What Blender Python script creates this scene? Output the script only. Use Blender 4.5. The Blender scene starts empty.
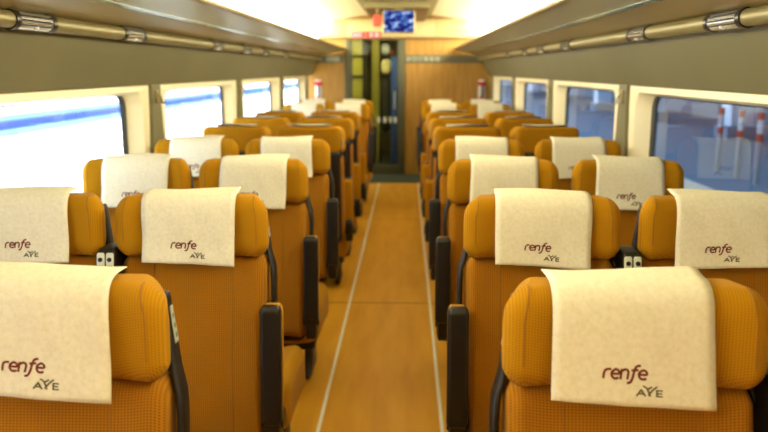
import bpy, bmesh, math, random
from mathutils import Vector, Matrix
random.seed(7)
S = bpy.context.scene
COL = S.collection
PI = math.pi

# ------------------------------------------------------------------ materials
def lin(h):
    h = h.lstrip('#')
    c = [int(h[i:i + 2], 16) / 255 for i in (0, 2, 4)]
    return tuple((v / 12.92 if v <= .04045 else ((v + .055) / 1.055) ** 2.4) for v in c) + (1,)

def mat(name, col, rough=.6, metal=0, spec=.5):
    m = bpy.data.materials.new(name); m.use_nodes = True
    b = m.node_tree.nodes['Principled BSDF']
    b.inputs['Base Color'].default_value = lin(col)
    b.inputs['Roughness'].default_value = rough
    b.inputs['Metallic'].default_value = metal
    b.inputs['Specular IOR Level'].default_value = spec
    return m

def nodes(m):
    nt = m.node_tree
    return nt, nt.nodes['Principled BSDF']

def math_node(nt, op, a, b=None):
    n = nt.nodes.new('ShaderNodeMath'); n.operation = op
    for i, v in enumerate((a, b)):
        if v is None: continue
        if isinstance(v, (int, float)): n.inputs[i].default_value = v
        else: nt.links.new(v, n.inputs[i])
    return n.outputs[0]

def ramp(nt, fac, stops):
    r = nt.nodes.new('ShaderNodeValToRGB')
    while len(r.color_ramp.elements) < len(stops): r.color_ramp.elements.new(.5)
    for e, (p, c) in zip(r.color_ramp.elements, stops):
        e.position = p; e.color = lin(c)
    nt.links.new(fac, r.inputs[0])
    return r.outputs[0]

def noise(nt, vec, scale, detail=3, sx=1, sy=1, sz=1):
    mp = nt.nodes.new('ShaderNodeMapping'); mp.inputs['Scale'].default_value = (sx, sy, sz)
    nt.links.new(vec, mp.inputs[0])
    n = nt.nodes.new('ShaderNodeTexNoise'); n.inputs['Scale'].default_value = scale; n.inputs['Detail'].default_value = detail
    nt.links.new(mp.outputs[0], n.inputs['Vector'])
    return n.outputs['Fac']

def objco(nt):
    return nt.nodes.new('ShaderNodeTexCoord').outputs['Object']

def bump(nt, b, h, strength, dist=.001):
    n = nt.nodes.new('ShaderNodeBump'); n.inputs['Strength'].default_value = strength; n.inputs['Distance'].default_value = dist
    nt.links.new(h, n.inputs['Height']); nt.links.new(n.outputs[0], b.inputs['Normal'])

def fabric(name, base, dark, pitch=.0066):
    m = mat(name, base, .9, 0, .12); nt, b = nodes(m)
    co = objco(nt)
    sp = nt.nodes.new('ShaderNodeSeparateXYZ'); nt.links.new(co, sp.inputs[0])
    k = 2 * PI / pitch
    sx = math_node(nt, 'SINE', math_node(nt, 'MULTIPLY', sp.outputs[0], k))
    sz = math_node(nt, 'SINE', math_node(nt, 'MULTIPLY', math_node(nt, 'ADD', sp.outputs[2], sp.outputs[1]), k))
    g = math_node(nt, 'MAXIMUM', sx, sz)
    w = math_node(nt, 'ADD', math_node(nt, 'MULTIPLY', g, .5), .5)
    n = noise(nt, co, 9, 2)
    w2 = math_node(nt, 'ADD', math_node(nt, 'MULTIPLY', w, .75), math_node(nt, 'MULTIPLY', n, .3))
    c = ramp(nt, w2, [(.1, dark), (.85, base)])
    nt.links.new(c, b.inputs['Base Color'])
    bump(nt, b, w, .35, .0006)
    b.inputs['Sheen Weight'].default_value = .04
    return m

M = {}
M['fabric'] = fabric('ochre_fabric', '#b9830c', '#8e6106', .0052)
M['fabric_seat_shaded'] = fabric('ochre_seat_fabric_shaded', '#b07414', '#6f440a', .0062)  # woven grid; same ochre cloth, browned so the colour holds the backrests' shade
M['fabric_back_shaded'] = fabric('ochre_back_fabric_shaded', '#ac780c', '#8f6006', .0045)  # same upholstery, darkened in colour for panels turned from the lights
M['piping'] = mat('piping', '#96650c', .85)
M['dark'] = mat('dark_plastic', '#15100d', .42)
M['shell'] = mat('shell_plastic', '#1c130e', .5)
M['num_plate'] = mat('number_plate', '#a3a692', .5)
M['plate'] = mat('pale_plate', '#d6d8c4', .5)
M['plate_ink'] = mat('plate_ink', '#6c6e62', .6)
M['display'] = mat('green_display', '#4f9a2c', .3)
M['button'] = mat('grey_button', '#8f948c', .5)
M['ink_red'] = mat('maroon_ink', '#6e2410', .8)
M['ink_grey'] = mat('grey_ink', '#5d5636', .8)
M['cream'] = mat('cream_plastic', '#efe4bf', .35)
M['gasket'] = mat('gasket', '#23262a', .5)
M['chrome'] = mat('chrome', '#e4e4dc', .16, .85)
M['ring'] = mat('dark_ring', '#2e261e', .3, .6)
M['rail'] = mat('satin_rail', '#84784e', .42, .4)
M['green'] = mat('green_glass_edge', '#4f6448', .2)
M['edge'] = mat('bronze_edge', '#8d7a4c', .35, .5)
M['alu'] = mat('brushed_aluminium', '#9a9a86', .35, .8)
M['strip'] = mat('pale_floor_strip', '#f0f0e0', .4)
M['ceil'] = mat('ceiling_panel', '#f0e8cc', .55)
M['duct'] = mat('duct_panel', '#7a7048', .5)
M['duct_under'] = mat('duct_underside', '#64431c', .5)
M['carpet'] = mat('vestibule_carpet', '#3c4438', .95)
M['frame'] = mat('door_frame_metal', '#5c5b44', .4, .4)
M['lightgrey'] = mat('light_grey_plastic', '#9a9c86', .5)
M['darkstrip'] = mat('sign_strip_grey', '#67624a', .5)
M['red'] = mat('signal_red', '#c8281a', .4)
M['white'] = mat('white_paint', '#ecece6', .5)
M['black'] = mat('black_paint', '#161616', .5)
M['yellowgreen'] = mat('vestibule_panel', '#b4ae48', .5)
M['navy'] = mat('blue_panel', '#27468c', .5)
M['post_red'] = mat('post_red', '#9c3428', .6)
M['post_white'] = mat('post_white', '#a9b2c0', .6)
M['bag_grey'] = mat('grey_bag', '#a4a8ac', .8)
M['bag_cream'] = mat('cream_bag', '#d8cc94', .8)
M['bag_dark'] = mat('dark_bag', '#2a2a26', .8)
M['bag_red'] = mat('red_bag', '#a83a30', .8)

def mk_valance():
    m = mat('olive_panel', '#6e6440', .55); nt, b = nodes(m)
    co = objco(nt)
    nt.links.new(ramp(nt, noise(nt, co, 1.5, 2), [(.3, '#625d3e'), (.7, '#696344')]), b.inputs['Base Color'])
    bump(nt, b, noise(nt, co, 300, 2), .1, .0005)
    return m
M['valance'] = mk_valance()
M['pillar'] = mat('pillar_panel', '#6a633e', .55)

def mk_rack():
    m = mat('rack_underside', '#9a8654', .42, .25); nt, b = nodes(m)
    co = objco(nt)
    n = noise(nt, co, 2, 3, 1, .3, 1)
    nt.links.new(ramp(nt, n, [(.3, '#8f7a48'), (.7, '#a08d5c')]), b.inputs['Base Color'])
    return m
M['rack'] = mk_rack()
def mk_rackglass():
    m = mat('rack_grey_panel', '#a09c78', .35, .3); nt, b = nodes(m)
    return m
M['rackglass'] = mk_rackglass()

def mk_wood(name, a, c, d, vertical=True):
    m = mat(name, a, .4); nt, b = nodes(m)
    co = objco(nt)
    n = noise(nt, co, 6, 6, 6, 1, .35) if vertical else noise(nt, co, 3, 5, 4, .6, 1)
    col = ramp(nt, n, [(.25, d), (.5, a), (.75, c)])
    nt.links.new(col, b.inputs['Base Color'])
    return m, nt, b, co
M['wood'] = mk_wood('wood_veneer', '#a87c30', '#b98c3e', '#946a24')[0]

def mk_floor():
    m, nt, b, co = mk_wood('floor_vinyl', '#dc9e20', '#e4aa2e', '#d0921a', False)
    b.inputs['Roughness'].default_value = .45; b.inputs['Specular IOR Level'].default_value = .3
    src = b.inputs['Base Color'].links[0].from_socket
    sp = nt.nodes.new('ShaderNodeSeparateXYZ'); nt.links.new(co, sp.inputs[0])
    mask = None
    for y in (1.9, 4.76, 7.6):
        d = math_node(nt, 'ABSOLUTE', math_node(nt, 'SUBTRACT', sp.outputs[1], y))
        t = math_node(nt, 'LESS_THAN', d, .007)
        mask = t if mask is None else math_node(nt, 'MAXIMUM', mask, t)
    mx = nt.nodes.new('ShaderNodeMix'); mx.data_type = 'RGBA'
    nt.links.new(mask, mx.inputs[0]); nt.links.new(src, mx.inputs[6]); mx.inputs[7].default_value = lin('#6e4410')
    nt.links.new(mx.outputs[2], b.inputs['Base Color'])
    return m
M['floor'] = mk_floor()

def mk_cloth():
    m = mat('paper_cloth', '#e6dcc0', .9, 0, .1); nt, b = nodes(m)
    co = objco(nt)
    n = noise(nt, co, 110, 5)
    n2 = noise(nt, co, 420, 3)
    f = math_node(nt, 'ADD', math_node(nt, 'MULTIPLY', n, .6), math_node(nt, 'MULTIPLY', n2, .4))
    nt.links.new(ramp(nt, f, [(.3, '#dcd5ba'), (.5, '#e8e2cb'), (.7, '#f0ebd8')]), b.inputs['Base Color'])
    bump(nt, b, f, .3, .001)
    return m
M['cloth'] = mk_cloth()

def emis(name, col, s):
    m = bpy.data.materials.new(name); m.use_nodes = True
    nt = m.node_tree; nt.nodes.clear()
    e = nt.nodes.new('ShaderNodeEmission'); o = nt.nodes.new('ShaderNodeOutputMaterial')
    e.inputs[0].default_value = lin(col) if isinstance(col, str) else (*col, 1); e.inputs[1].default_value = s
    nt.links.new(e.outputs[0], o.inputs[0])
    return m
COVE = 15.5
M['cove'] = emis('cove_lamp', (1, .92, .62), COVE)
M['down'] = emis('added_downlight_lamp', (1, .91, .60), 85)  # glow of the lamps added over the aisle
M['led_red'] = emis('led_red', (1, .06, .02), 2.2)
M['led_white'] = emis('led_white', (1, .5, .45), 1.6)
M['vest_lamp'] = emis('vestibule_lamp', (1, .9, .55), 25)
M['floor_glow'] = emis('small_step_lamp', (.7, .85, 1), 3)

def mk_screen():
    m = bpy.data.materials.new('screen_picture'); m.use_nodes = True
    nt = m.node_tree; nt.nodes.clear()
    co = nt.nodes.new('ShaderNodeTexCoord').outputs['Object']
    n = noise(nt, co, 15, 2, .8, 1, 1.9)
    c = ramp(nt, n, [(.34, '#1a1450'), (.5, '#28348c'), (.58, '#5a8cd8'), (.68, '#e4f0ff')])
    e = nt.nodes.new('ShaderNodeEmission'); e.inputs[1].default_value = 1.1
    o = nt.nodes.new('ShaderNodeOutputMaterial')
    nt.links.new(c, e.inputs[0]); nt.links.new(e.outputs[0], o.inputs[0])
    return m
M['screen'] = mk_screen()

def mk_glass(name, tint, base):
    m = bpy.data.materials.new(name); m.use_nodes = True
    nt = m.node_tree; nt.nodes.clear()
    t = nt.nodes.new('ShaderNodeBsdfTransparent'); t.inputs[0].default_value = (*tint, 1)
    g = nt.nodes.new('ShaderNodeBsdfGlossy'); g.inputs['Roughness'].default_value = .02
    f = nt.nodes.new('ShaderNodeFresnel'); f.inputs[0].default_value = 1.5
    k = math_node(nt, 'MULTIPLY', f.outputs[0], base)
    x = nt.nodes.new('ShaderNodeMixShader'); o = nt.nodes.new('ShaderNodeOutputMaterial')
    nt.links.new(k, x.inputs[0]); nt.links.new(t.outputs[0], x.inputs[1]); nt.links.new(g.outputs[0], x.inputs[2])
    nt.links.new(x.outputs[0], o.inputs[0])
    return m
M['glass'] = mk_glass('window_glass', (.9, .94, .97), .22)
M['doorglass'] = mk_glass('door_glass', (.85, .9, .82), .15)

# ------------------------------------------------------------------ mesh helpers
def axis(h, r, k, m):
    r = min(r, h * .999)
    a = [h - r + r * math.tan(i / k * PI / 4) for i in range(k + 1)]
    a[-1] = h
    neg = [-v for v in reversed(a)]
    mid = [-(h - r) + 2 * (h - r) * i / m for i in range(1, m)]
    return neg + mid + a

def rbox(bm, c, h, r, k=4, m=(1, 1, 1), f=None):
    """rounded box: half sizes h, corner radii r per axis, f deforms a point in place"""
    if not hasattr(r, '__len__'): r = (r, r, r)
    ax = [axis(h[i], r[i], k, m[i]) for i in range(3)]
    vs = {}
    def vert(i, j, l):
        key = (i, j, l)
        if key in vs: return vs[key]
        p = [ax[0][i], ax[1][j], ax[2][l]]
        inn = [max(-(h[q] - r[q]), min(h[q] - r[q], p[q])) for q in range(3)]
        d = [(p[q] - inn[q]) / r[q] for q in range(3)]
        L = math.sqrt(sum(v * v for v in d)) or 1
        p = Vector([inn[q] + d[q] / L * r[q] + c[q] for q in range(3)])
        if f: p = Vector(f(p))
        vs[key] = bm.verts.new(p)
        return vs[key]
    n = [len(a) - 1 for a in ax]
    def face(q): 
        try: bm.faces.new(q)
        except ValueError: pass
    for i in range(n[0]):
        for j in range(n[1]):
            face([vert(i, j, 0), vert(i, j + 1, 0), vert(i + 1, j + 1, 0), vert(i + 1, j, 0)])
            face([vert(i, j, n[2]), vert(i + 1, j, n[2]), vert(i + 1, j + 1, n[2]), vert(i, j + 1, n[2])])
    for i in range(n[0]):
        for l in range(n[2]):
            face([vert(i, 0, l), vert(i + 1, 0, l), vert(i + 1, 0, l + 1), vert(i, 0, l + 1)])
            face([vert(i, n[1], l), vert(i, n[1], l + 1), vert(i + 1, n[1], l + 1), vert(i + 1, n[1], l)])
    for j in range(n[1]):
        for l in range(n[2]):
            face([vert(0, j, l), vert(0, j, l + 1), vert(0, j + 1, l + 1), vert(0, j + 1, l)])
            face([vert(n[0], j, l), vert(n[0], j + 1, l), vert(n[0], j + 1, l + 1), vert(n[0], j, l + 1)])

def box(bm, x0, x1, y0, y1, z0, z1, r=.003, f=None):
    h = ((x1 - x0) / 2, (y1 - y0) / 2, (z1 - z0) / 2)
    r = min(r, min(h) * .95)
    rbox(bm, ((x0 + x1) / 2, (y0 + y1) / 2, (z0 + z1) / 2), h, r, 2, (1, 1, 1), f)

def tube(bm, pts, r, seg=8, cap=True):
    pts = [Vector(p) for p in pts]
    rs = r if hasattr(r, '__len__') else [r] * len(pts)
    rings = []; nrm = None
    for i, p in enumerate(pts):
        t = (pts[min(i + 1, len(pts) - 1)] - pts[max(i - 1, 0)]).normalized()
        if nrm is None:
            nrm = t.orthogonal().normalized()
        else:
            nrm = (nrm - t * nrm.dot(t)).normalized()
        b = t.cross(nrm)
        rings.append([bm.verts.new(p + (nrm * math.cos(2 * PI * q / seg) + b * math.sin(2 * PI * q / seg)) * rs[i]) for q in range(seg)])
    for a, b in zip(rings, rings[1:]):
        for q in range(seg):
            bm.faces.new([a[q], a[(q + 1) % seg], b[(q + 1) % seg], b[q]])
    if cap:
        bm.faces.new(rings[0][::-1]); bm.faces.new(rings[-1])

def prism(bm, poly, y0, y1, ny=1):
    """cross-section polygon (x,z) pulled along Y"""
    rows = [[bm.verts.new((x, y0 + (y1 - y0) * i / ny, z)) for x, z in poly] for i in range(ny + 1)]
    n = len(poly)
    for a, b in zip(rows, rows[1:]):
        for q in range(n):
            bm.faces.new([a[q], a[(q + 1) % n], b[(q + 1) % n], b[q]])
    bm.faces.new(rows[0][::-1]); bm.faces.new(rows[-1])

def thick(pts, t):
    """closed band polygon: polyline with thickness t to its left side"""
    out = []
    for i, p in enumerate(pts):
        a = Vector(pts[max(i - 1, 0)]); b = Vector(pts[min(i + 1, len(pts) - 1)])
        d = (b - a).normalized(); n = Vector((-d.y, d.x))
        out.append((p[0] + n.x * t, p[1] + n.y * t))
    return list(pts) + out[::-1]

def loops(bm, ls, close=True):
    rows = [[bm.verts.new(p) for p in l] for l in ls]
    n = len(rows[0])
    for a, b in zip(rows, rows[1:]):
        for q in range(n if close else n - 1):
            bm.faces.new([a[q], a[(q + 1) % n], b[(q + 1) % n], b[q]])
    return rows

def obj(name, bm, m, parent=None, smooth=True, ang=40):
    bmesh.ops.recalc_face_normals(bm, faces=bm.faces)
    me = bpy.data.meshes.new(name); bm.to_mesh(me); bm.free()
    me.materials.append(M[m] if isinstance(m, str) else m)
    if smooth:
        me.shade_smooth()
        me.set_sharp_from_angle(angle=math.radians(ang))
    o = bpy.data.objects.new(name, me); COL.objects.link(o)
    if parent: o.parent = parent
    return o

def B(): return bmesh.new()

def tag(o, label, cat, group=None):
    o['label'] = label; o['category'] = cat
    if group: o['group'] = group
    return o

def empty(name, loc=(0, 0, 0), rz=0):
    o = bpy.data.objects.new(name, None); COL.objects.link(o)
    o.location = loc; o.rotation_euler = (0, 0, rz); o.empty_display_size = .1
    return o

def struct(name, bm, m, parent=None, **k):
    o = obj(name, bm, m, parent, **k)
    if parent is None: o['kind'] = 'structure'
    return o

def copy_tree(o, parent=None):
    c = o.copy(); COL.objects.link(c)
    if parent: c.parent = parent
    for ch in list(o.children): copy_tree(ch, c)
    return c

# ------------------------------------------------------------------ seats
SH = .19
def sm(a, b, x):
    t = max(0, min(1, (x - a) / (b - a))); return t * t * (3 - 2 * t)

def head_f(p):
    x, y, z = p
    wing = sm(.13, .19, abs(x))
    if y < 0: y -= .014 * wing
    x *= (1 - .05 * sm(1.08, 1.15, z)) * (1 - .11 * sm(-.02, .045, y)) * (1 - .03 * sm(1.0, .955, z))
    return (x, y + (z - 1.056) * .05, z)

def back_f(p):
    x, y, z = p
    y2 = y + (z - .95) * .15
    if y < .01:
        y2 -= .014 * sm(.13, .2, abs(x)) + .012 * math.sin(max(0, min(1, (z - .42) / .5)) * PI)
    return (x, y2, z)

def rail_x(z): return .230 - .022 * sm(.91, .99, z) - .014 * sm(.99, 1.10, z)
def rail_y(z): return .006 + .03 * sm(.91, .99, z) + .016 * sm(.99, 1.12, z) + min(0, z - .91) * .15

def make_seat(kind, side, dz=0):
    top, hw = (1.148, .203) if dz else (1.102, .192)
    """faces -Y; side = sign of the local x that borders the aisle; kind 'aisle' or 'window'"""
    t = empty('train_seat')
    bm = B(); rbox(bm, (0, -.40, .335), (.222, .24, .105), (.05, .07, .06), 4, (6, 5, 2), lambda p: (p.x, p.y, p.z + .012 * sm(.12, .2, abs(p.x)) - .03 * sm(-.44, -.14, p.y)))
    obj('seat_cushion', bm, 'fabric', t)
    bm = B(); rbox(bm, (0, .01, .69), (.213, .045, .275), (.03, .035, .04), 4, (14, 1, 10), back_f)
    bk = obj('backrest', bm, 'fabric_seat_shaded', t)
    for s in (-1, 1):
        bm = B(); tube(bm, [Vector(back_f(Vector((s * .116, -.0353, .45 + .5 * i / 12)))) for i in range(13)], .0016, 6)
        obj('seam_piping', bm, 'piping', bk)
    bm = B(); rbox(bm, (0, .004, 1.0535), (.2235, .052, .0885), (.034, .034, .044), 6, (14, 1, 4), head_f)
    hd = obj('headrest', bm, 'fabric', t)
    for s in (-1, 1):
        pts = []
        for i in range(11):
            pts.append(head_f(Vector((s * .192, -.0475, 1.012 + .085 * i / 10))))
        for i in range(1, 7):
            a = i / 6 * PI / 2
            pts.append(head_f(Vector((s * .192, -.014 - .0340 * math.cos(a), 1.098 + .0442 * math.sin(a)))))
        bm = B(); tube(bm, pts, .0016, 6)
        obj('headrest_piping', bm, 'piping', hd)
    def slab_f(p):
        return (p.x * (1.02 - .05 * sm(.98, 1.17, p.z)), p.y + (p.z - 1.075) * .1, p.z)
    bm = B(); rbox(bm, (0, .072, (top + .976) / 2), (hw, .023, (top - .976) / 2), (.045, .02, .03), 5, (6, 1, 3), slab_f)
    obj('upper_back_panel', bm, 'fabric_back_shaded', t)
    bm = B(); rbox(bm, (0, .07, .68), (.198, .022, .31), (.03, .02, .03), 3, (4, 1, 6), lambda p: (p.x, p.y + (p.z - .98) * .15, p.z))
    sh = obj('back_shell', bm, 'shell', t)
    bm = B(); rbox(bm, (0, .096, .70), (.15, .012, .1), (.02, .01, .02), 3, (3, 1, 4), lambda p: (p.x, p.y + (p.z - .98) * .15, p.z))
    obj('magazine_pocket', bm, 'dark', sh)
    for s in (-1, 1):
        def rail_f(p, s=s):
            w = 1.25 - .55 * sm(.9, 1.12, p.z)
            return (p.x + s * (min(.2, rail_x(p.z)) if dz else rail_x(p.z)), p.y * w + rail_y(p.z), p.z)
        bm = B(); rbox(bm, (0, 0, .775), (.008, .020, .33), (.006, .014, .025), 3, (1, 1, 16), rail_f)
        rl = obj('side_rail', bm, 'dark', t)
        if kind == 'aisle' and s == side:
            bm = B(); rbox(bm, (s * .0082, -.001, 1.045), (.0012, .0105, .033), (.001, .003, .003), 2, (1, 1, 4), rail_f)
            pl = obj('number_plate', bm, 'num_plate', rl); pl['label'] = 'pale seat number plate'
            for q in range(3):
                bm = B(); box(bm, s * .0094 - .0006, s * .0094 + .0006, -.005, .004, 1.022 + q * .017, 1.030 + q * .017, .0004, rail_f)
                obj('plate_mark', bm, 'plate_ink', rl)
    bm = B(); rbox(bm, (0, -.36, .21), (.19, .2, .025), (.02, .02, .015), 3)
    obj('seat_pan', bm, 'dark', t)
    for s in (-1, 1):
        bm = B()
        rbox(bm, (s * .14, -.33, .105), (.022, .09, .1), (.015, .03, .03), 3, (1, 1, 4), lambda p, s=s: (p.x, p.y * (1.0 + .6 * sm(.1, 0, p.z)) + .16 * sm(.1, 0, p.z), p.z))
        obj('leg', bm, 'dark', t)
    if kind == 'aisle':
        def arm_f(p):
            return (p.x, p.y + (p.z - .7) * .1, p.z + dz)
        c = side * (.228 if dz else .242); aw = .034 if dz else .028
        bm = B(); rbox(bm, (c, -.150, .678), (.030, .020, .172), (.012, .014, .022), 4, (1, 1, 4), arm_f)
        ar = obj('armrest', bm, 'dark', t); ar['label'] = 'armrest folded up, dark underside'
        bm = B(); rbox(bm, (c, -.108, .678), (aw, .024, .165), (.014, .018, .03), 4, (1, 1, 4), arm_f)
        pd = obj('armrest_pad', bm, 'fabric', ar); pd['label'] = 'ochre padded armrest top'
        bm = B(); rbox(bm, (side * .238, -.115, .495), (.024, .05, .075), (.01, .03, .03), 4, (1, 1, 2), lambda p: (p.x, p.y, p.z + dz))
        tube(bm, [(side * .205, -.11, .50 + dz), (side * .268, -.11, .50 + dz)], .03, 16)
        obj('armrest_hinge', bm, 'dark', ar)
    return t

PX = {'LW': -.998, 'LA': -.517, 'RA': .494, 'RW': .992}
ROWS = [(1.265, 0), (2.165, 0), (3.065, 0), (3.965, 0), (4.89, 1), (5.75, 1), (6.58, 1), (8.17, 0), (9.07, 0)]
# one of each kind; every other seat is a copy of these trees
protos = {}
def proto(kind, side, away):
    key = (kind, side if kind == 'aisle' else 0, away)
    if key not in protos:
        protos[key] = make_seat(kind, side, -.06 if away else 0)
        return protos[key]
    return copy_tree(protos[key])

ROWTXT = ['nearest row', 'second nearest row', 'third nearest row', 'fourth nearest row', 'first turned-away row',
          'middle turned-away row', 'last turned-away row', 'second-last row of all', 'last row at end wall']
SIDETXT = {'LW': 'by the left windows', 'LA': 'left of the aisle', 'RA': 'right of the aisle', 'RW': 'by the right windows'}
# ---- paper covers
PATH = [(-.084, .954), (-.079, .975), (-.073, 1.005), (-.068, 1.045), (-.061, 1.095)]
for i in range(1, 9):
    a = i / 8 * PI / 2
    z = 1.105 + .053 * math.sin(a); PATH.append((-.014 - .045 * math.cos(a) + (z - 1.07) * .05, z))
PATH += [(.01, 1.159), (.03, 1.159), (.046, 1.159)]
PATH = [(y, z - .007 * sm(1.0, 1.1, z)) for y, z in PATH]
ACC = [0]
for a, b in zip(PATH, PATH[1:]): ACC.append(ACC[-1] + math.hypot(b[0] - a[0], b[1] - a[1]))
def path(s):
    s = max(0, min(ACC[-1] - 1e-6, s))
    for i in range(len(ACC) - 1):
        if s <= ACC[i + 1]:
            t = (s - ACC[i]) / (ACC[i + 1] - ACC[i]); a, b = PATH[i], PATH[i + 1]
            dy, dz = b[0] - a[0], b[1] - a[1]; L = math.hypot(dy, dz)
            return a[0] + dy * t, a[1] + dz * t, (-dz / L, dy / L)
CW = .1345
def cover_point(u, s, pr, off=0):
    """u -1..1 across, s metres up from the lower hem; pr = (skew, hem slope, seed)"""
    skew, hem, ph = pr[:3]
    t = s / ACC[-1]
    s2 = s + hem * u * (1 - t)
    y, z, n = path(max(0, s2))
    if s2 < 0: z += s2
    low = 1 - sm(0, .09, s)
    y -= .003 * math.sin(u * 3 + ph) * low + .004 * low * abs(u) + .001 * math.sin(9 * u + ph + 12 * t)
    x = u * CW * (1 + .012 * math.sin(ph + 5 * t)) + skew * t + (pr[3] if len(pr) > 3 else 0)
    if len(pr) > 4: y += .042 * sm(.78, 1, t); z += .006 * sm(.6, .9, t)
    lift = .004 * sm(.85, 1, t) * (.6 + math.sin(ph * 3 + 2 * u))
    return Vector((x, y + n[0] * off, z + lift + n[1] * off))

def smoothline(pts, n=5):
    out = []
    P = [pts[0]] + list(pts) + [pts[-1]]
    for i in range(1, len(P) - 2):
        for k in range(n):
            t = k / n
            out.append(tuple(.5 * ((2 * P[i][d]) + (-P[i-1][d] + P[i+1][d]) * t + (2*P[i-1][d] - 5*P[i][d] + 4*P[i+1][d] - P[i+2][d]) * t*t + (-P[i-1][d] + 3*P[i][d] - 3*P[i+1][d] + P[i+2][d]) * t**3) for d in (0, 1)))
    out.append(tuple(pts[-1]))
    return out

def strokes(bm, lines, w, mp, curved=True):
    """flat inked strokes mapped on to a surface by mp(x, y)"""
    for l in lines:
        p = smoothline(l) if curved and len(l) > 2 else [tuple(a) for a in l]
        if len(p) == 2: p = [(p[0][0] + (p[1][0] - p[0][0]) * i / 4, p[0][1] + (p[1][1] - p[0][1]) * i / 4) for i in range(5)]
        L, R = [], []
        for i in range(len(p)):
            a, b = p[max(i - 1, 0)], p[min(i + 1, len(p) - 1)]
            d = Vector((b[0] - a[0], b[1] - a[1])); d = d.normalized() if d.length else Vector((1, 0))
            q = Vector(p[i])
            e = d * (w * .3 if i == len(p) - 1 else (-w * .3 if i == 0 else 0))
            nn = Vector((-d.y, d.x)) * (w / 2)
            L.append(bm.verts.new(mp(*(q + e + nn)))); R.append(bm.verts.new(mp(*(q + e - nn))))
        for i in range(len(p) - 1):
            bm.faces.new([L[i], R[i], R[i + 1], L[i + 1]])

def word_a():
    r = [[(0, 0), (0, .62), (.18, .93), (.62, 1)]]
    e = [[(.08, .50), (.80, .52), (.80, .78), (.45, 1.0), (.06, .72), (.06, .3), (.38, .0), (.80, .05)]]
    n = [[(0, 0), (0, .97)], [(0, .78), (.40, 1.0), (.76, .78), (.76, 0)]]
    f = [[(-.32, -.45), (-.02, -.36), (.16, .1), (.26, .9), (.42, 1.36), (.78, 1.48)], [(0, .93), (.62, .97)]]
    out = []; x = 0
    for g, adv in ((r, .80), (e, 1.08), (n, 1.16), (f, .80), (e, .9)):
        out += [[(a + x, b) for a, b in l] for l in g]; x += adv
    return [[(a + .16 * b, b) for a, b in l] for l in out], x
WORD, WORD_W = word_a()
BIRD = [[(0, 0), (.62, 1)], [(.62, 1), (1.15, 0)], [(.42, .32), (.95, .32)],
        [(.95, 1.62), (1.45, 1.18), (1.82, .0)], [(1.62, .1), (2.10, .9), (2.75, 1.6)], [(1.55, 1.15), (2.05, 1.52)],
        [(2.75, 1), (2.75, 0)], [(2.75, 1), (3.45, 1)], [(2.75, .5), (3.35, .5)], [(2.75, 0), (3.45, 0)]]

def make_cover(pr, printed):
    bm = B(); nu, ns = 16, 30
    g = [[bm.verts.new(cover_point(-1 + 2 * i / nu, ACC[-1] * j / ns, pr)) for i in range(nu + 1)] for j in range(ns + 1)]
    for j in range(ns):
        for i in range(nu): bm.faces.new([g[j][i], g[j][i + 1], g[j + 1][i + 1], g[j + 1][i]])
    o = obj('headrest_cover', bm, 'cloth', ang=80)
    sol = o.modifiers.new('thickness', 'SOLIDIFY'); sol.thickness = .0012; sol.offset = 0
    if printed:
        xh = .0150
        def m1(a, b): return cover_point((-.372 * CW + a * xh) / CW, .045 + b * xh, pr, .0012)
        bm = B(); strokes(bm, WORD, .27, m1)
        obj('red_lettering', bm, 'ink_red', o, False)
        ch = .0096
        def m2(a, b): return cover_point((.035 * CW + a * ch * 1.25) / CW, .0185 + b * ch, pr, .0012)
        bm = B(); strokes(bm, BIRD, .28, m2, True)
        obj('grey_emblem', bm, 'ink_grey', o, False)
    return o

SKEW = {(0, 'LA'): (-.006, -.008, 1.), (0, 'RA'): (-.002, -.008, 2., -.011), (1, 'LW'): (-.01, .004, .3), (1, 'LA'): (-.004, -.006, 4.), (1, 'RA'): (.006, -.008, 5., -.004),
        (1, 'RW'): (.012, .003, 3.1)}
for r, (y, away) in enumerate(ROWS):
    for q in ('LW', 'LA', 'RA', 'RW'):
        if r == 0 and q in ('LW', 'RW'): continue
        kind = 'aisle' if q[1] == 'A' else 'window'
        side = 1 if q[0] == 'L' else -1
        if away: side = -side
        o = proto(kind, side, away)
        o.location = (PX[q], y, 0); o.rotation_euler = (0, 0, PI if away else 0)
        where = SIDETXT[q]
        if away: lab = 'ochre seat with dark back %s, %s' % (where, ROWTXT[r])
        else: lab = 'ochre seat facing the camera %s, %s' % (where, ROWTXT[r])
        tag(o, lab, 'seat', 'train seats in rows along the coach')
        rnd = random.Random(r * 10 + 'LWLARARW'.find(q))
        pr = SKEW.get((r, q), (rnd.uniform(-.01, .01), rnd.uniform(-.006, .006), rnd.uniform(0, 6)))
        if r == 0 and q == 'LA': o.location.x -= .010
        if away: pr = (*pr[:3], 0, 1)
        c = make_cover(pr, r < 4)
        c.location = o.location; c.rotation_euler = o.rotation_euler
        if away: lab = 'edge of pale paper cover atop seat %s, %s' % (where, ROWTXT[r])
        else: lab = 'cream paper headrest cover on the seat %s, %s' % (where, ROWTXT[r])
        tag(c, lab, 'headrest cover', 'paper headrest covers')

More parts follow.
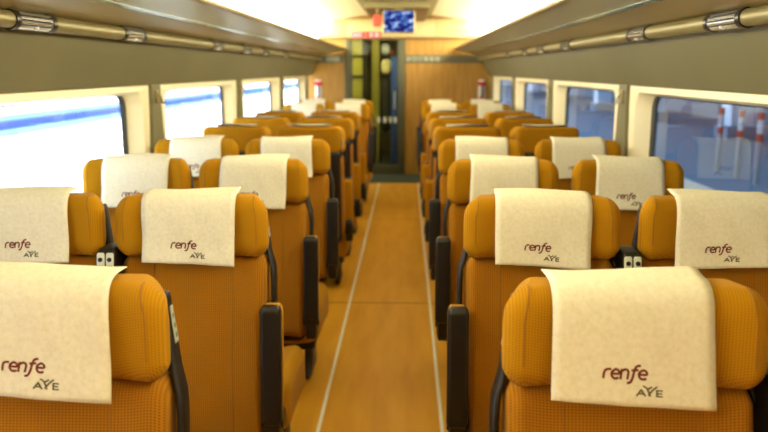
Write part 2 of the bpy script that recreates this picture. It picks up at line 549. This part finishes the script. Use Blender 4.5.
# ---- control consoles between the paired seats
def make_console():
    t = empty('seat_console')
    f = lambda p: (p.x, p.y + (p.z - .95) * .16, p.z)
    bm = B(); rbox(bm, (0, -.035, .803), (.027, .05, .192), (.009, .015, .02), 4, (1, 1, 4), f)
    obj('housing', bm, 'dark', t)
    for s in (-1, 1):
        x = s * .0133
        bm = B(); rbox(bm, (x, -.086, .919), (.0112, .003, .066), (.005, .0025, .008), 3, (1, 1, 1), lambda p: f(Vector((p.x * (1 + .0), p.y, p.z))))
        pl = obj('control_panel', bm, 'plate', t); pl['label'] = 'pale control panel with green display'
        bm = B(); tube(bm, [f(Vector((x, -.088, .966))), f(Vector((x, -.0915, .966)))], .0065, 16)
        obj('round_socket', bm, 'black', pl)
        bm = B(); box(bm, x - .0085, x + .0085, -.0905, -.088, .931, .949, .001, f)
        obj('display', bm, 'display', pl)
        for k in range(3):
            for w in (-1, 1):
                bm = B(); box(bm, x + w * .005 - .0038, x + w * .005 + .0038, -.0905, -.088, .886 + k * .013, .895 + k * .013, .001, f)
                obj('button', bm, 'button', pl)
    return t
con = None
for r in (0, 1, 2, 3):
    for s in (-1, 1):
        if r == 0 and s < 0: continue
        if con is None: con = make_console(); o = con
        else: o = copy_tree(con)
        o.location = ((-.7575, 0, .743)[s + 1], ROWS[r][0], 0)
        tag(o, 'black seat console with pale control panels between the %s seats, %s' % ('left' if s < 0 else 'right', ROWTXT[r].split(',')[0]), 'control console', 'consoles between the seat pairs')

# ------------------------------------------------------------------ the coach
Y0, Y1 = -1.6, 11.0
bm = B(); box(bm, -1.36, 1.36, Y0, 10.12, -.06, 0, .002); struct('floor', bm, 'floor', smooth=False)
bm = B(); box(bm, -1.36, 1.36, 10.12, 14.2, -.06, .003, .002); struct('floor_vestibule', bm, 'carpet', smooth=False)
for i, s in enumerate((-1, 1)):
    bm = B(); box(bm, s * .2625 - .008, s * .2625 + .008, Y0, 10.12, 0, .004, .0015)
    struct('trim_%d' % (i + 1), bm, 'strip', smooth=False)

PIL = [-.10, 2.02, 4.13, 6.24, 8.38, 10.5]
ZB, ZT, XW = .88, 1.425, 1.27
def rr(y0, y1, z0, z1, r, x, k=8):
    out = []
    for (cy, cz, a0) in ((y1 - r, z1 - r, 0), (y0 + r, z1 - r, 90), (y0 + r, z0 + r, 180), (y1 - r, z0 + r, 270)):
        for i in range(k + 1):
            a = math.radians(a0 + 90 * i / k)
            out.append((x, cy + r * math.cos(a), cz + r * math.sin(a)))
    return out
wn = 0
for side, s in (('left', -1), ('right', 1)):
    def fx(l, s=s): return [(s * p[0], p[1], p[2]) for p in l]
    bm = B()
    prism(bm, [(s * XW, 0), (s * 1.36, 0), (s * 1.36, ZB), (s * XW, ZB)], Y0, Y1)
    prism(bm, [(s * 1.29, ZT), (s * 1.36, ZT), (s * 1.36, 2.35), (s * 1.29, 2.35)], Y0, Y1)
    for p in PIL:
        box(bm, min(s * 1.275, s * 1.36), max(s * 1.275, s * 1.36), p - .11, p + .11, ZB, ZT, .002)
    box(bm, min(s * 1.275, s * 1.36), max(s * 1.275, s * 1.36), Y0, -.21, ZB, ZT, .002)
    struct('wall_' + side, bm, 'cream', smooth=False)
    # windows
    for a, b in zip(PIL, PIL[1:]):
        wn += 1
        ya, yb = a + .075, b - .075
        w = empty('window_%d' % wn, (0, (a + b) / 2, 0)); w['kind'] = 'structure'
        cy = (a + b) / 2
        def sh(l): return [(x, y - cy, z) for x, y, z in fx(l)]
        bm = B()
        loops(bm, [sh(rr(ya, yb, ZB - .01, ZT, .004, XW + .004)), sh(rr(ya + .11, yb - .11, .925, 1.392, .075, XW + .002)), sh(rr(ya + .118, yb - .118, .932, 1.386, .075, XW + .010)),
                   sh(rr(ya + .155, yb - .155, .952, 1.372, .07, XW + .08))])
        obj('window_frame', bm, 'cream', w)
        bm = B()
        loops(bm, [sh(rr(ya + .153, yb - .153, .950, 1.374, .07, XW + .076)), sh(rr(ya + .195, yb - .195, .956, 1.369, .06, XW + .078)), sh(rr(ya + .199, yb - .199, .958, 1.367, .06, XW + .09))])
        obj('gasket', bm, 'gasket', w)
        bm = B(); l = [bm.verts.new(p) for p in sh(rr(ya + .190, yb - .190, .952, 1.373, .06, XW + .088))]; bm.faces.new(l)
        obj('pane', bm, 'glass', w, False)
    # pillar panels with coat hooks
    for p in PIL[1:]:
        bm = B()
        prof = []
        for i in range(25):
            z = ZB - .02 + (ZT - ZB + .02) * i / 24
            hw = .085 - .012 * sm(1.22, 1.34, z) + .02 * sm(1.22, 1.05, z)
            prof.append((z, hw))
        front = [[(s * (XW - .012), p + d * hw, z) for d in (-1, 1)] for z, hw in prof]
        back = [[(s * (XW + .006), p + d * (hw + .006), z) for d in (1, -1)] for z, hw in prof]
        loops(bm, [f + b for f, b in zip(front, back)])
        bmesh.ops.holes_fill(bm, edges=bm.edges)
        nm = 'pillar_%s' % side
        struct(nm, bm, 'pillar')
        t = empty('coat_hook', (s * (XW - .012), p, 1.36))
        bm = B(); rbox(bm, (-s * .004, 0, 0), (.005, .028, .035), (.004, .008, .008), 3); obj('hook_plate', bm, 'edge', t)
        bm = B(); tube(bm, [(-s * .008, 0, .012), (-s * .024, 0, .0), (-s * .030, 0, -.02), (-s * .026, 0, -.032), (-s * .036, 0, -.04), (-s * .046, 0, -.03)], .005, 8); obj('hook', bm, 'alu', t)
        k = PIL.index(p)
        tag(t, 'small metal coat hook on the %s pillar, %s' % (side, ['', 'beside the nearest seats', 'between the first two windows in view', 'between second and third windows in view', 'next to the last rows of seats', 'next to the end wall'][k]), 'coat hook', 'coat hooks on the window pillars')
    # valance above the windows
    va = [(s * 1.275, 1.425), (s * 1.262, 1.422), (s * 1.240, 1.47), (s * 1.215, 1.53), (s * 1.19, 1.59), (s * 1.172, 1.635), (s * 1.165, 1.66)]
    bm = B(); prism(bm, thick(va, -s * .012), Y0, Y1)
    struct('wall_%s_valance' % side, bm, 'valance')
    # luggage rack
    YE = Y1 - .02
    R = empty('luggage_rack', (0, 0, 0))
    tag(R, 'long olive luggage rack with a light rail above the %s windows' % side, 'luggage rack', 'luggage racks along both sides')
    bm = B(); prism(bm, [(s * 1.165, 1.675), (s * .955, 1.732), (s * .955, 1.745), (s * 1.165, 1.69)], Y0, YE); obj('shelf_underside', bm, 'rack', R, False)
    bm = B(); prism(bm, [(s * .955, 1.728), (s * .935, 1.735), (s * .935, 1.75), (s * .955, 1.745)], Y0, YE); obj('glass_strip', bm, 'green', R, False)
    bm = B(); prism(bm, [(s * .935, 1.737), (s * .765, 1.780), (s * .765, 1.792), (s * .935, 1.752)], Y0, YE); obj('grey_panel', bm, 'rackglass', R, False)
    bm = B(); prism(bm, [(s * .768, 1.776), (s * .752, 1.782), (s * .748, 1.790), (s * .750, 1.800), (s * .768, 1.800)], Y0, YE); obj('edge_trim', bm, 'edge', R)
    bm = B(); tube(bm, [(s * 1.128, Y0, 1.655), (s * 1.128, YE, 1.655)], .027, 24); ra = obj('light_rail', bm, 'rail', R)
    for k, y in enumerate((1.6, 2.51, 3.43, 4.94, 5.85, 6.62, 7.72)):
        L = .125 if k % 3 != 2 else .12
        bm = B(); tube(bm, [(s * 1.128, y - L, 1.655), (s * 1.128, y + L, 1.655)], .0292, 24)
        li = obj('reading_light', bm, 'chrome', ra); li['label'] = 'chrome reading light segment'
        for e in (-1, 1):
            bm = B(); tube(bm, [(s * 1.128, y + e * L - .014, 1.655), (s * 1.128, y + e * L + .014, 1.655)], .0315, 24); obj('end_ring', bm, 'ring', li)
        for a in (-30, 0, 28, 54):
            aa = math.radians(a); xx = s * (1.128 - .0292 * math.cos(aa)); zz = 1.655 + .0292 * math.sin(aa)
            bm = B(); tube(bm, [(xx, y - L + .012, zz), (xx, y + L - .012, zz)], .0034, 6); obj('lens_rib', bm, 'ring', li)
        bm = B(); tube(bm, [(s * 1.108, y, 1.634), (s * 1.106, y, 1.630)], .009, 12); obj('lens', bm, 'white', li)
    # glowing cove above the rack
    cv = []
    for i in range(9):
        a = i / 8
        cv.append((s * (1.20 - .25 * a ** 1.6), 1.80 + .39 * a ** .85))
    bm = B(); prism(bm, thick(cv, -s * .01), Y0, Y1); o = obj('cove_light', bm, 'cove')
    tag(o, 'long glowing cove light above the %s luggage rack' % side, 'ceiling light', 'cove lights along the ceiling')
    bm = B(); prism(bm, [(s * .955, 2.185), (s * .42, 2.262), (s * .42, 2.28), (s * .955, 2.20)], Y0, Y1); struct('ceiling_' + side, bm, 'ceil', smooth=False)

bm = B(); box(bm, -1.36, 1.36, Y0, 14.2, 2.35, 2.42, .002); struct('ceiling_roof', bm, 'ceil', smooth=False)
bm = B(); box(bm, -.44, .44, Y0, 10.98, 2.232, 2.30, .008); struct('ceiling', bm, 'duct')
bm = B(); box(bm, -.372, .352, 8.5, 10.96, 2.165, 2.231, .006); struct('ceiling_box', bm, 'duct')
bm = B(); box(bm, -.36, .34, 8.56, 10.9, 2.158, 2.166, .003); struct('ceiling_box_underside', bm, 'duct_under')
bm = B(); box(bm, -1.36, 1.36, Y0 - .06, Y0, 0, 2.35, .002); struct('wall_back', bm, 'wood', smooth=False)

for k in range(7):  # added lamps, out of view overhead, to brighten the floor
    t = empty('added_downlight', (0, .4 + k * 1.25, 2.232)); tag(t, 'added lamp in the central ceiling panel, unseen, brightening the aisle floor', 'ceiling light', 'added lamps over the aisle')
    bm = B(); tube(bm, [(0, 0, .002), (0, 0, -.006)], .06, 20); obj('bezel', bm, 'alu', t)
    bm = B(); tube(bm, [(0, 0, -.006), (0, 0, -.009)], .05, 20); obj('lamp', bm, 'down', t)
# end wall with door
bm = B()
box(bm, -1.36, -.775, Y1, Y1 + .06, 0, 2.0, .002)
box(bm, .075, 1.36, Y1, Y1 + .06, 0, 2.0, .002)
box(bm, -1.36, 1.36, Y1, Y1 + .06, 1.955, 2.35, .002)
struct('wall_end', bm, 'wood', smooth=False)
bm = B()
for x0, x1 in ((-1.2, -.76), (-.755, .50), (.505, 1.2)):
    box(bm, x0, x1, Y1 - .06, Y1, 1.955, 2.20, .006)
struct('wall_end_bulkhead', bm, mat('cream_bulkhead', '#b8a878', .35))
bm = B(); box(bm, -1.2, 1.2, Y1 - .05, Y1, 1.925, 1.954, .006); struct('wall_end_cornice', bm, mat('dark_cornice', '#6e4e1e', .5))
bm = B(); box(bm, .72, 1.0, Y1 - .066, Y1 - .058, 2.035, 2.045, .002); struct('trim_3', bm, 'edge')
d = empty('door_1', (0, Y1, 0)); d['kind'] = 'structure'
bm = B()
box(bm, -.78, -.715, -.03, .07, 0, 1.96, .006); box(bm, .015, .078, -.03, .07, 0, 1.96, .006); box(bm, -.715, .015, -.03, .07, 1.92, 1.96, .006)
obj('door_frame', bm, 'frame', d)
bm = B(); box(bm, -.715, .015, .0, .04, 0, .13, .004); box(bm, -.715, -.675, .0, .04, .13, 1.92, .004); box(bm, -.025, .015, .0, .04, .13, 1.92, .004)
obj('leaf_frame', bm, 'frame', d)
bm = B(); box(bm, -.675, -.025, .015, .025, .13, 1.92, .002); obj('pane', bm, 'doorglass', d, False)
bm = B(); tube(bm, [(-.07, -.03, .95), (-.07, -.03, 1.2)], .012, 10); obj('door_handle', bm, 'alu', d)
# vestibule beyond the door
bm = B(); box(bm, -1.36, 1.36, 14.2, 14.26, 0, 2.35, .002); struct('wall_vestibule_end', bm, mat('vestibule_end', '#4c4a34', .6), smooth=False)
for s, n in ((-1, 'left'), (1, 'right')):
    bm = B(); box(bm, min(s * 1.28, s * 1.36), max(s * 1.28, s * 1.36), Y1 + .06, 14.2, 0, 2.35, .002); struct('wall_vestibule_' + n, bm, 'cream', smooth=False)
for i, (x0, x1, y, m_) in enumerate(((-1.1, -.56, 12.3, 'yellowgreen'), (-.47, -.335, 12.6, 'yellowgreen'))):
    bm = B(); box(bm, x0, x1, y, y + .05, .02, 2.3, .006); struct('partition_vestibule', bm, m_)
bm = B(); box(bm, -.145, -.045, 12.02, 12.06, .003, 1.70, .01); o = obj('blue_panel', bm, 'navy'); tag(o, 'tall blue panel seen through the end door glass', 'panel')
bm = B()
box(bm, -.60, -.56, 12.24, 12.3, .02, 2.3, .004)
for z in (1.02, 1.38, 1.70): box(bm, -1.1, -.58, 12.27, 12.3, z, z + .03, .004)
o = obj('wall_shelving', bm, 'bag_dark'); tag(o, 'dark shelf edges on the yellow panel behind the end door', 'shelving')
# a narrow luggage stand with bags, seen blurred through the glass
t = empty('luggage_stand', (-.215, 12.2, 0)); tag(t, 'dark luggage stand holding bags beyond the end door', 'luggage stand')
for x in (-.11, .11):
    bm = B(); tube(bm, [(x, .12, .003), (x, .12, 1.98)], .014, 8); obj('upright', bm, 'dark', t)
for z in (.5, 1.42, 1.72):
    bm = B(); box(bm, -.12, .12, -.12, .13, z, z + .02, .004); obj('shelf', bm, 'dark', t)
for (nm, c, h, m_, lab) in (('travel_bag', (-.235, 12.18, 1.82), (.06, .07, .08), 'bag_grey', 'rounded grey bag on the top shelf behind the door glass'),
                            ('travel_bag', (-.135, 12.18, 1.775), (.022, .06, .035), 'bag_red', 'small red bag on the top shelf behind the door glass'),
                            ('travel_bag', (-.225, 12.18, 1.55), (.075, .07, .11), 'bag_cream', 'cream bag on the middle shelf behind the door glass'),
                            ('travel_bag', (-.23, 12.18, .95), (.085, .09, .43), 'bag_dark', 'tall dark bag on the low shelf behind the door glass')):
    t = empty(nm, (c[0], c[1], c[2] - h[2])); tag(t, lab, 'bag', 'bags beyond the end door')
    bm = B(); rbox(bm, (0, 0, h[2]), h, tuple(v * .7 for v in h), 5, (2, 2, 2)); obj('bag_body', bm, m_, t)
    bm = B(); tube(bm, [(-.5 * h[0] * math.cos(q / 8 * PI), -h[1] * .95, h[2] * 1.3 + .35 * h[2] * math.sin(q / 8 * PI)) for q in range(9)], .006, 6); obj('bag_handle', bm, 'dark', t)
bm = B(); box(bm, -1.0, .9, 11.35, 11.55, 2.322, 2.349, .004); o = obj('vestibule_light', bm, 'vest_lamp'); tag(o, 'ceiling lamp of the vestibule beyond the end door', 'ceiling light')
for x in (-.30, -.21, -.13, -.06):
    bm = B(); box(bm, x - .02, x + .02, .010, .0148, .75, .83, .002); o = obj('glass_marker', bm, 'plate', d)

# signs at the end of the coach
T = empty('television', (.014, 8.5, 2.02)); tag(T, 'flat screen with a blue picture hanging from the ceiling box', 'television')
bm = B(); rbox(bm, (0, .02, 0), (.178, .022, .125), (.012, .012, .012), 3); obj('housing', bm, 'edge', T)
bm = B(); box(bm, -.163, .163, -.006, .0, -.111, .111, .002); o = obj('screen', bm, 'screen', T)
bm = B(); box(bm, -.05, .05, .01, .035, .12, .142, .004); obj('bracket', bm, 'duct', T)
T = empty('led_sign', (-.475, 10.93, 1.985)); tag(T, 'red LED message sign on the bulkhead left of the television', 'sign')
bm = B(); box(bm, -.21, .21, -.02, .008, -.043, .043, .005); obj('housing', bm, mat('led_housing', '#b8604a', .4), T)
x = -.195
for w, m_ in ((.10, 'led_white'), (.03, 'led_white'), (.035, 'led_red'), (.012, 'led_white'), (.04, 'led_red'), (.05, 'led_white'), (.015, 'led_red'), (.05, 'led_white')):
    bm = B(); box(bm, x, x + w - .004, -.026, -.019, -.028, .028, .002); obj('led_segment', bm, m_, T, False); x += w + .006
T = empty('red_emblem', (-.225, 8.53, 2.03)); tag(T, 'small red sign beside the television', 'sign')
bm = B(); rbox(bm, (0, 0, .0), (.05, .012, .065), (.03, .008, .03), 4); obj('emblem_plate', bm, mat('emblem_red', '#d0442c', .4), T)
bm = B(); tube(bm, [(0, 0, .06), (0, 0, .13)], .008, 8); obj('bracket', bm, 'duct', T)

# pictogram strip
o = None
bm = B(); box(bm, .085, 1.19, Y1 - .012, Y1 + .002, 1.598, 1.708, .003); P = obj('sign_strip', bm, 'darkstrip')
tag(P, 'grey strip of pictograms on the end wall right of the door', 'sign')
for k in range(6):
    x = .125 + k * .083
    bm = B(); box(bm, x - .030, x + .030, Y1 - .017, Y1 - .011, 1.623, 1.683, .004); ic = obj('pictogram', bm, 'lightgrey', P)
    bm = B(); yy = Y1 - .0185
    def mp(a, b, x=x, yy=yy): return Vector((x + a * .024, yy, 1.653 + b * .024))
    L = [[[(-.4, -.8), (-.4, .3), (.4, .3), (.4, -.8)], [(-.1, .7), (.1, .7)]],
         [[(-.7, 0), (.7, 0)], [(-.6, .2), (.6, .2)], [(-.6, -.2), (.6, -.2)]],
         [[(-.5, -.4), (.5, -.4), (.5, .4), (-.5, .4), (-.5, -.4)], [(-.3, 0), (.3, 0)]],
         [[(-.7, -.5), (0, .6), (.7, -.5)]],
         [[(-.6, .5), (.6, .5)], [(0, .5), (0, -.6)]],
         [[(-.5, -.6), (.5, .6)], [(-.5, .5), (-.2, .5)]]][k]
    strokes(bm, L, .35 if k in (1, 2) else .16, mp, False)
    obj('symbol', bm, 'black' if k in (0, 1, 2) else 'frame', ic, False)
bm = B(); box(bm, -1.19, -.80, Y1 - .012, Y1 + .002, 1.598, 1.708, .003); P = obj('sign_strip', bm, 'darkstrip')
tag(P, 'short grey sign strip on the end wall left of the door', 'sign')
bm = B(); box(bm, -1.05, -.86, Y1 - .017, Y1 - .011, 1.62, 1.69, .004); obj('pale_plate', bm, 'lightgrey', P)
# emergency hammers
for s, w in ((-1, 'left'), (1, 'right')):
    t = empty('emergency_hammer', (s * 1.17, Y1, 1.22)); tag(t, 'red emergency hammer on a white plate, %s corner of end wall' % w, 'emergency hammer', 'emergency hammers')
    bm = B(); box(bm, -.045, .045, -.012, 0, -.14, .14, .004); obj('back_plate', bm, 'white', t)
    bm = B(); box(bm, -.05, .05, -.035, -.012, .06, .12, .008); obj('hammer_head', bm, 'red', t)
    bm = B(); tube(bm, [(.01, -.025, .07), (.01, -.025, -.11)], .012, 8); obj('hammer_handle', bm, 'bag_dark', t)
    bm = B(); box(bm, -.03, .03, -.03, -.012, -.12, -.09, .006); obj('holder_clip', bm, 'red', t)

# ------------------------------------------------------------------ outside
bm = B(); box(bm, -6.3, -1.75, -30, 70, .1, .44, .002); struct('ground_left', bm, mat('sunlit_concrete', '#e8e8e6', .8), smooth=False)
bm = B(); box(bm, -40, 40, -60, 120, -1.1, -.9, .002); struct('ground', bm, mat('track_bed', '#8c8a84', .9), smooth=False)
t = empty('passenger_train', (-6.9, 20, -.5)); tag(t, 'pale train with a blue lower band outside the left windows', 'train')
bm = B(); box(bm, -.9, .55, -50, 50, 1.27, 4.2, .05); obj('carriage_body', bm, mat('train_white', '#e4eaf2', .9, 0, .1), t)
for z0, z1, c in ((.6, 1.05, '#5f80b8'), (1.052, 1.19, '#243c70'), (1.192, 1.268, '#56729f')):
    bm = B(); box(bm, -.85, .56, -50, 50, z0, z1, .002); obj('lower_band', bm, mat('train_band', c, .95, 0, .05), t)
for k in range(18):
    bm = B(); box(bm, .54, .57, -48 + k * 5.4, -44.5 + k * 5.4, 2.3, 3.2, .01); obj('carriage_window', bm, mat('train_glass', '#5a7390', .15) if k == 0 else bpy.data.materials['train_glass'], t)

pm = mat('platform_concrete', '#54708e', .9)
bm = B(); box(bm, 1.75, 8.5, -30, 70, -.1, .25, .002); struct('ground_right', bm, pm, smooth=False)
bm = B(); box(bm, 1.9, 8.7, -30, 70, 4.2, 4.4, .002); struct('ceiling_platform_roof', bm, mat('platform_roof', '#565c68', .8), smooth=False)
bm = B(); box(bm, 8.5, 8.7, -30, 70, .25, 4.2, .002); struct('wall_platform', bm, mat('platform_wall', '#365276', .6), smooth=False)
for k, y in enumerate((4.5, 9.3, 14.2, 19, 24, 30, 37)):
    t = empty('platform_column', (6.2, y, .25)); tag(t, 'blue-grey platform column seen through the right windows', 'column', 'platform columns outside')
    bm = B(); box(bm, -.22, .22, -.22, .22, .0, 3.94, .02); obj('shaft', bm, mat('column_paint', '#b4c4dc', .5) if k == 0 else bpy.data.materials['column_paint'], t)
    bm = B(); box(bm, -.3, .3, -.3, .3, 0, .25, .02); obj('plinth', bm, pm, t)
bm = B(); box(bm, 3.0, 3.35, -30, 70, .25, .262, .002); o = struct('ground_right_stripe', bm, mat('platform_stripe', '#c8ccc0', .6), smooth=False)
for k, y in enumerate((8.48, 8.97, 9.54)):
    t = empty('barrier_post', (4.0, y, .25)); tag(t, '%s red and white barrier post outside the right window' % ('nearest', 'middle', 'farthest')[k], 'barrier post', 'barrier posts on the platform')
    bm = B(); tube(bm, [(0, 0, 0), (0, 0, .47)], .032, 14); obj('post', bm, mat('post_grey', '#7d8797', .5) if k == 0 else bpy.data.materials['post_grey'], t)
    for z0, z1, m_ in ((.47, .56, 'post_red'), (.56, .71, 'post_white'), (.71, .79, 'post_red')):
        bm = B(); tube(bm, [(0, 0, z0), (0, 0, z1)], .034, 14); obj('band', bm, m_, t)

# ------------------------------------------------------------------ light and camera
W = bpy.data.worlds.new('sky'); S.world = W; W.use_nodes = True
bg = W.node_tree.nodes['Background']; bg.inputs[0].default_value = (.74, .86, 1, 1); bg.inputs[1].default_value = 6
su = bpy.data.lights.new('sun', 'SUN'); su.energy = 30; su.angle = .01; su.color = (1, .96, .9)
so = bpy.data.objects.new('sun', su); COL.objects.link(so)
so.rotation_euler = Vector((-.3, -.72, -.63)).to_track_quat('-Z', 'Y').to_euler()

F = 756.0
TH = math.atan(146 / F); PS = math.atan(23 * math.cos(TH) / F)
cam = bpy.data.cameras.new('camera'); co = bpy.data.objects.new('camera', cam); COL.objects.link(co)
cam.sensor_width = 36; cam.lens = 36 * F / 768
co.location = (.105, 0, 1.5); co.rotation_euler = (PI / 2 - TH, 0, PS)
cam.clip_start = .02; cam.clip_end = 300
cam.dof.use_dof = True; cam.dof.focus_distance = 1.75; cam.dof.aperture_fstop = 36 * F / 768 / 1000 / .0115
cam.dof.aperture_blades = 9
S.camera = co

vs = S.view_settings
vs.view_transform = 'Standard'; vs.look = 'None'; vs.gamma = 1; vs.exposure = 0; vs.use_curve_mapping = False
S.cycles.max_bounces = 10; S.cycles.diffuse_bounces = 6; S.cycles.transparent_max_bounces = 16
S.cycles.caustics_reflective = False; S.cycles.caustics_refractive = False
S.cycles.use_denoising = True
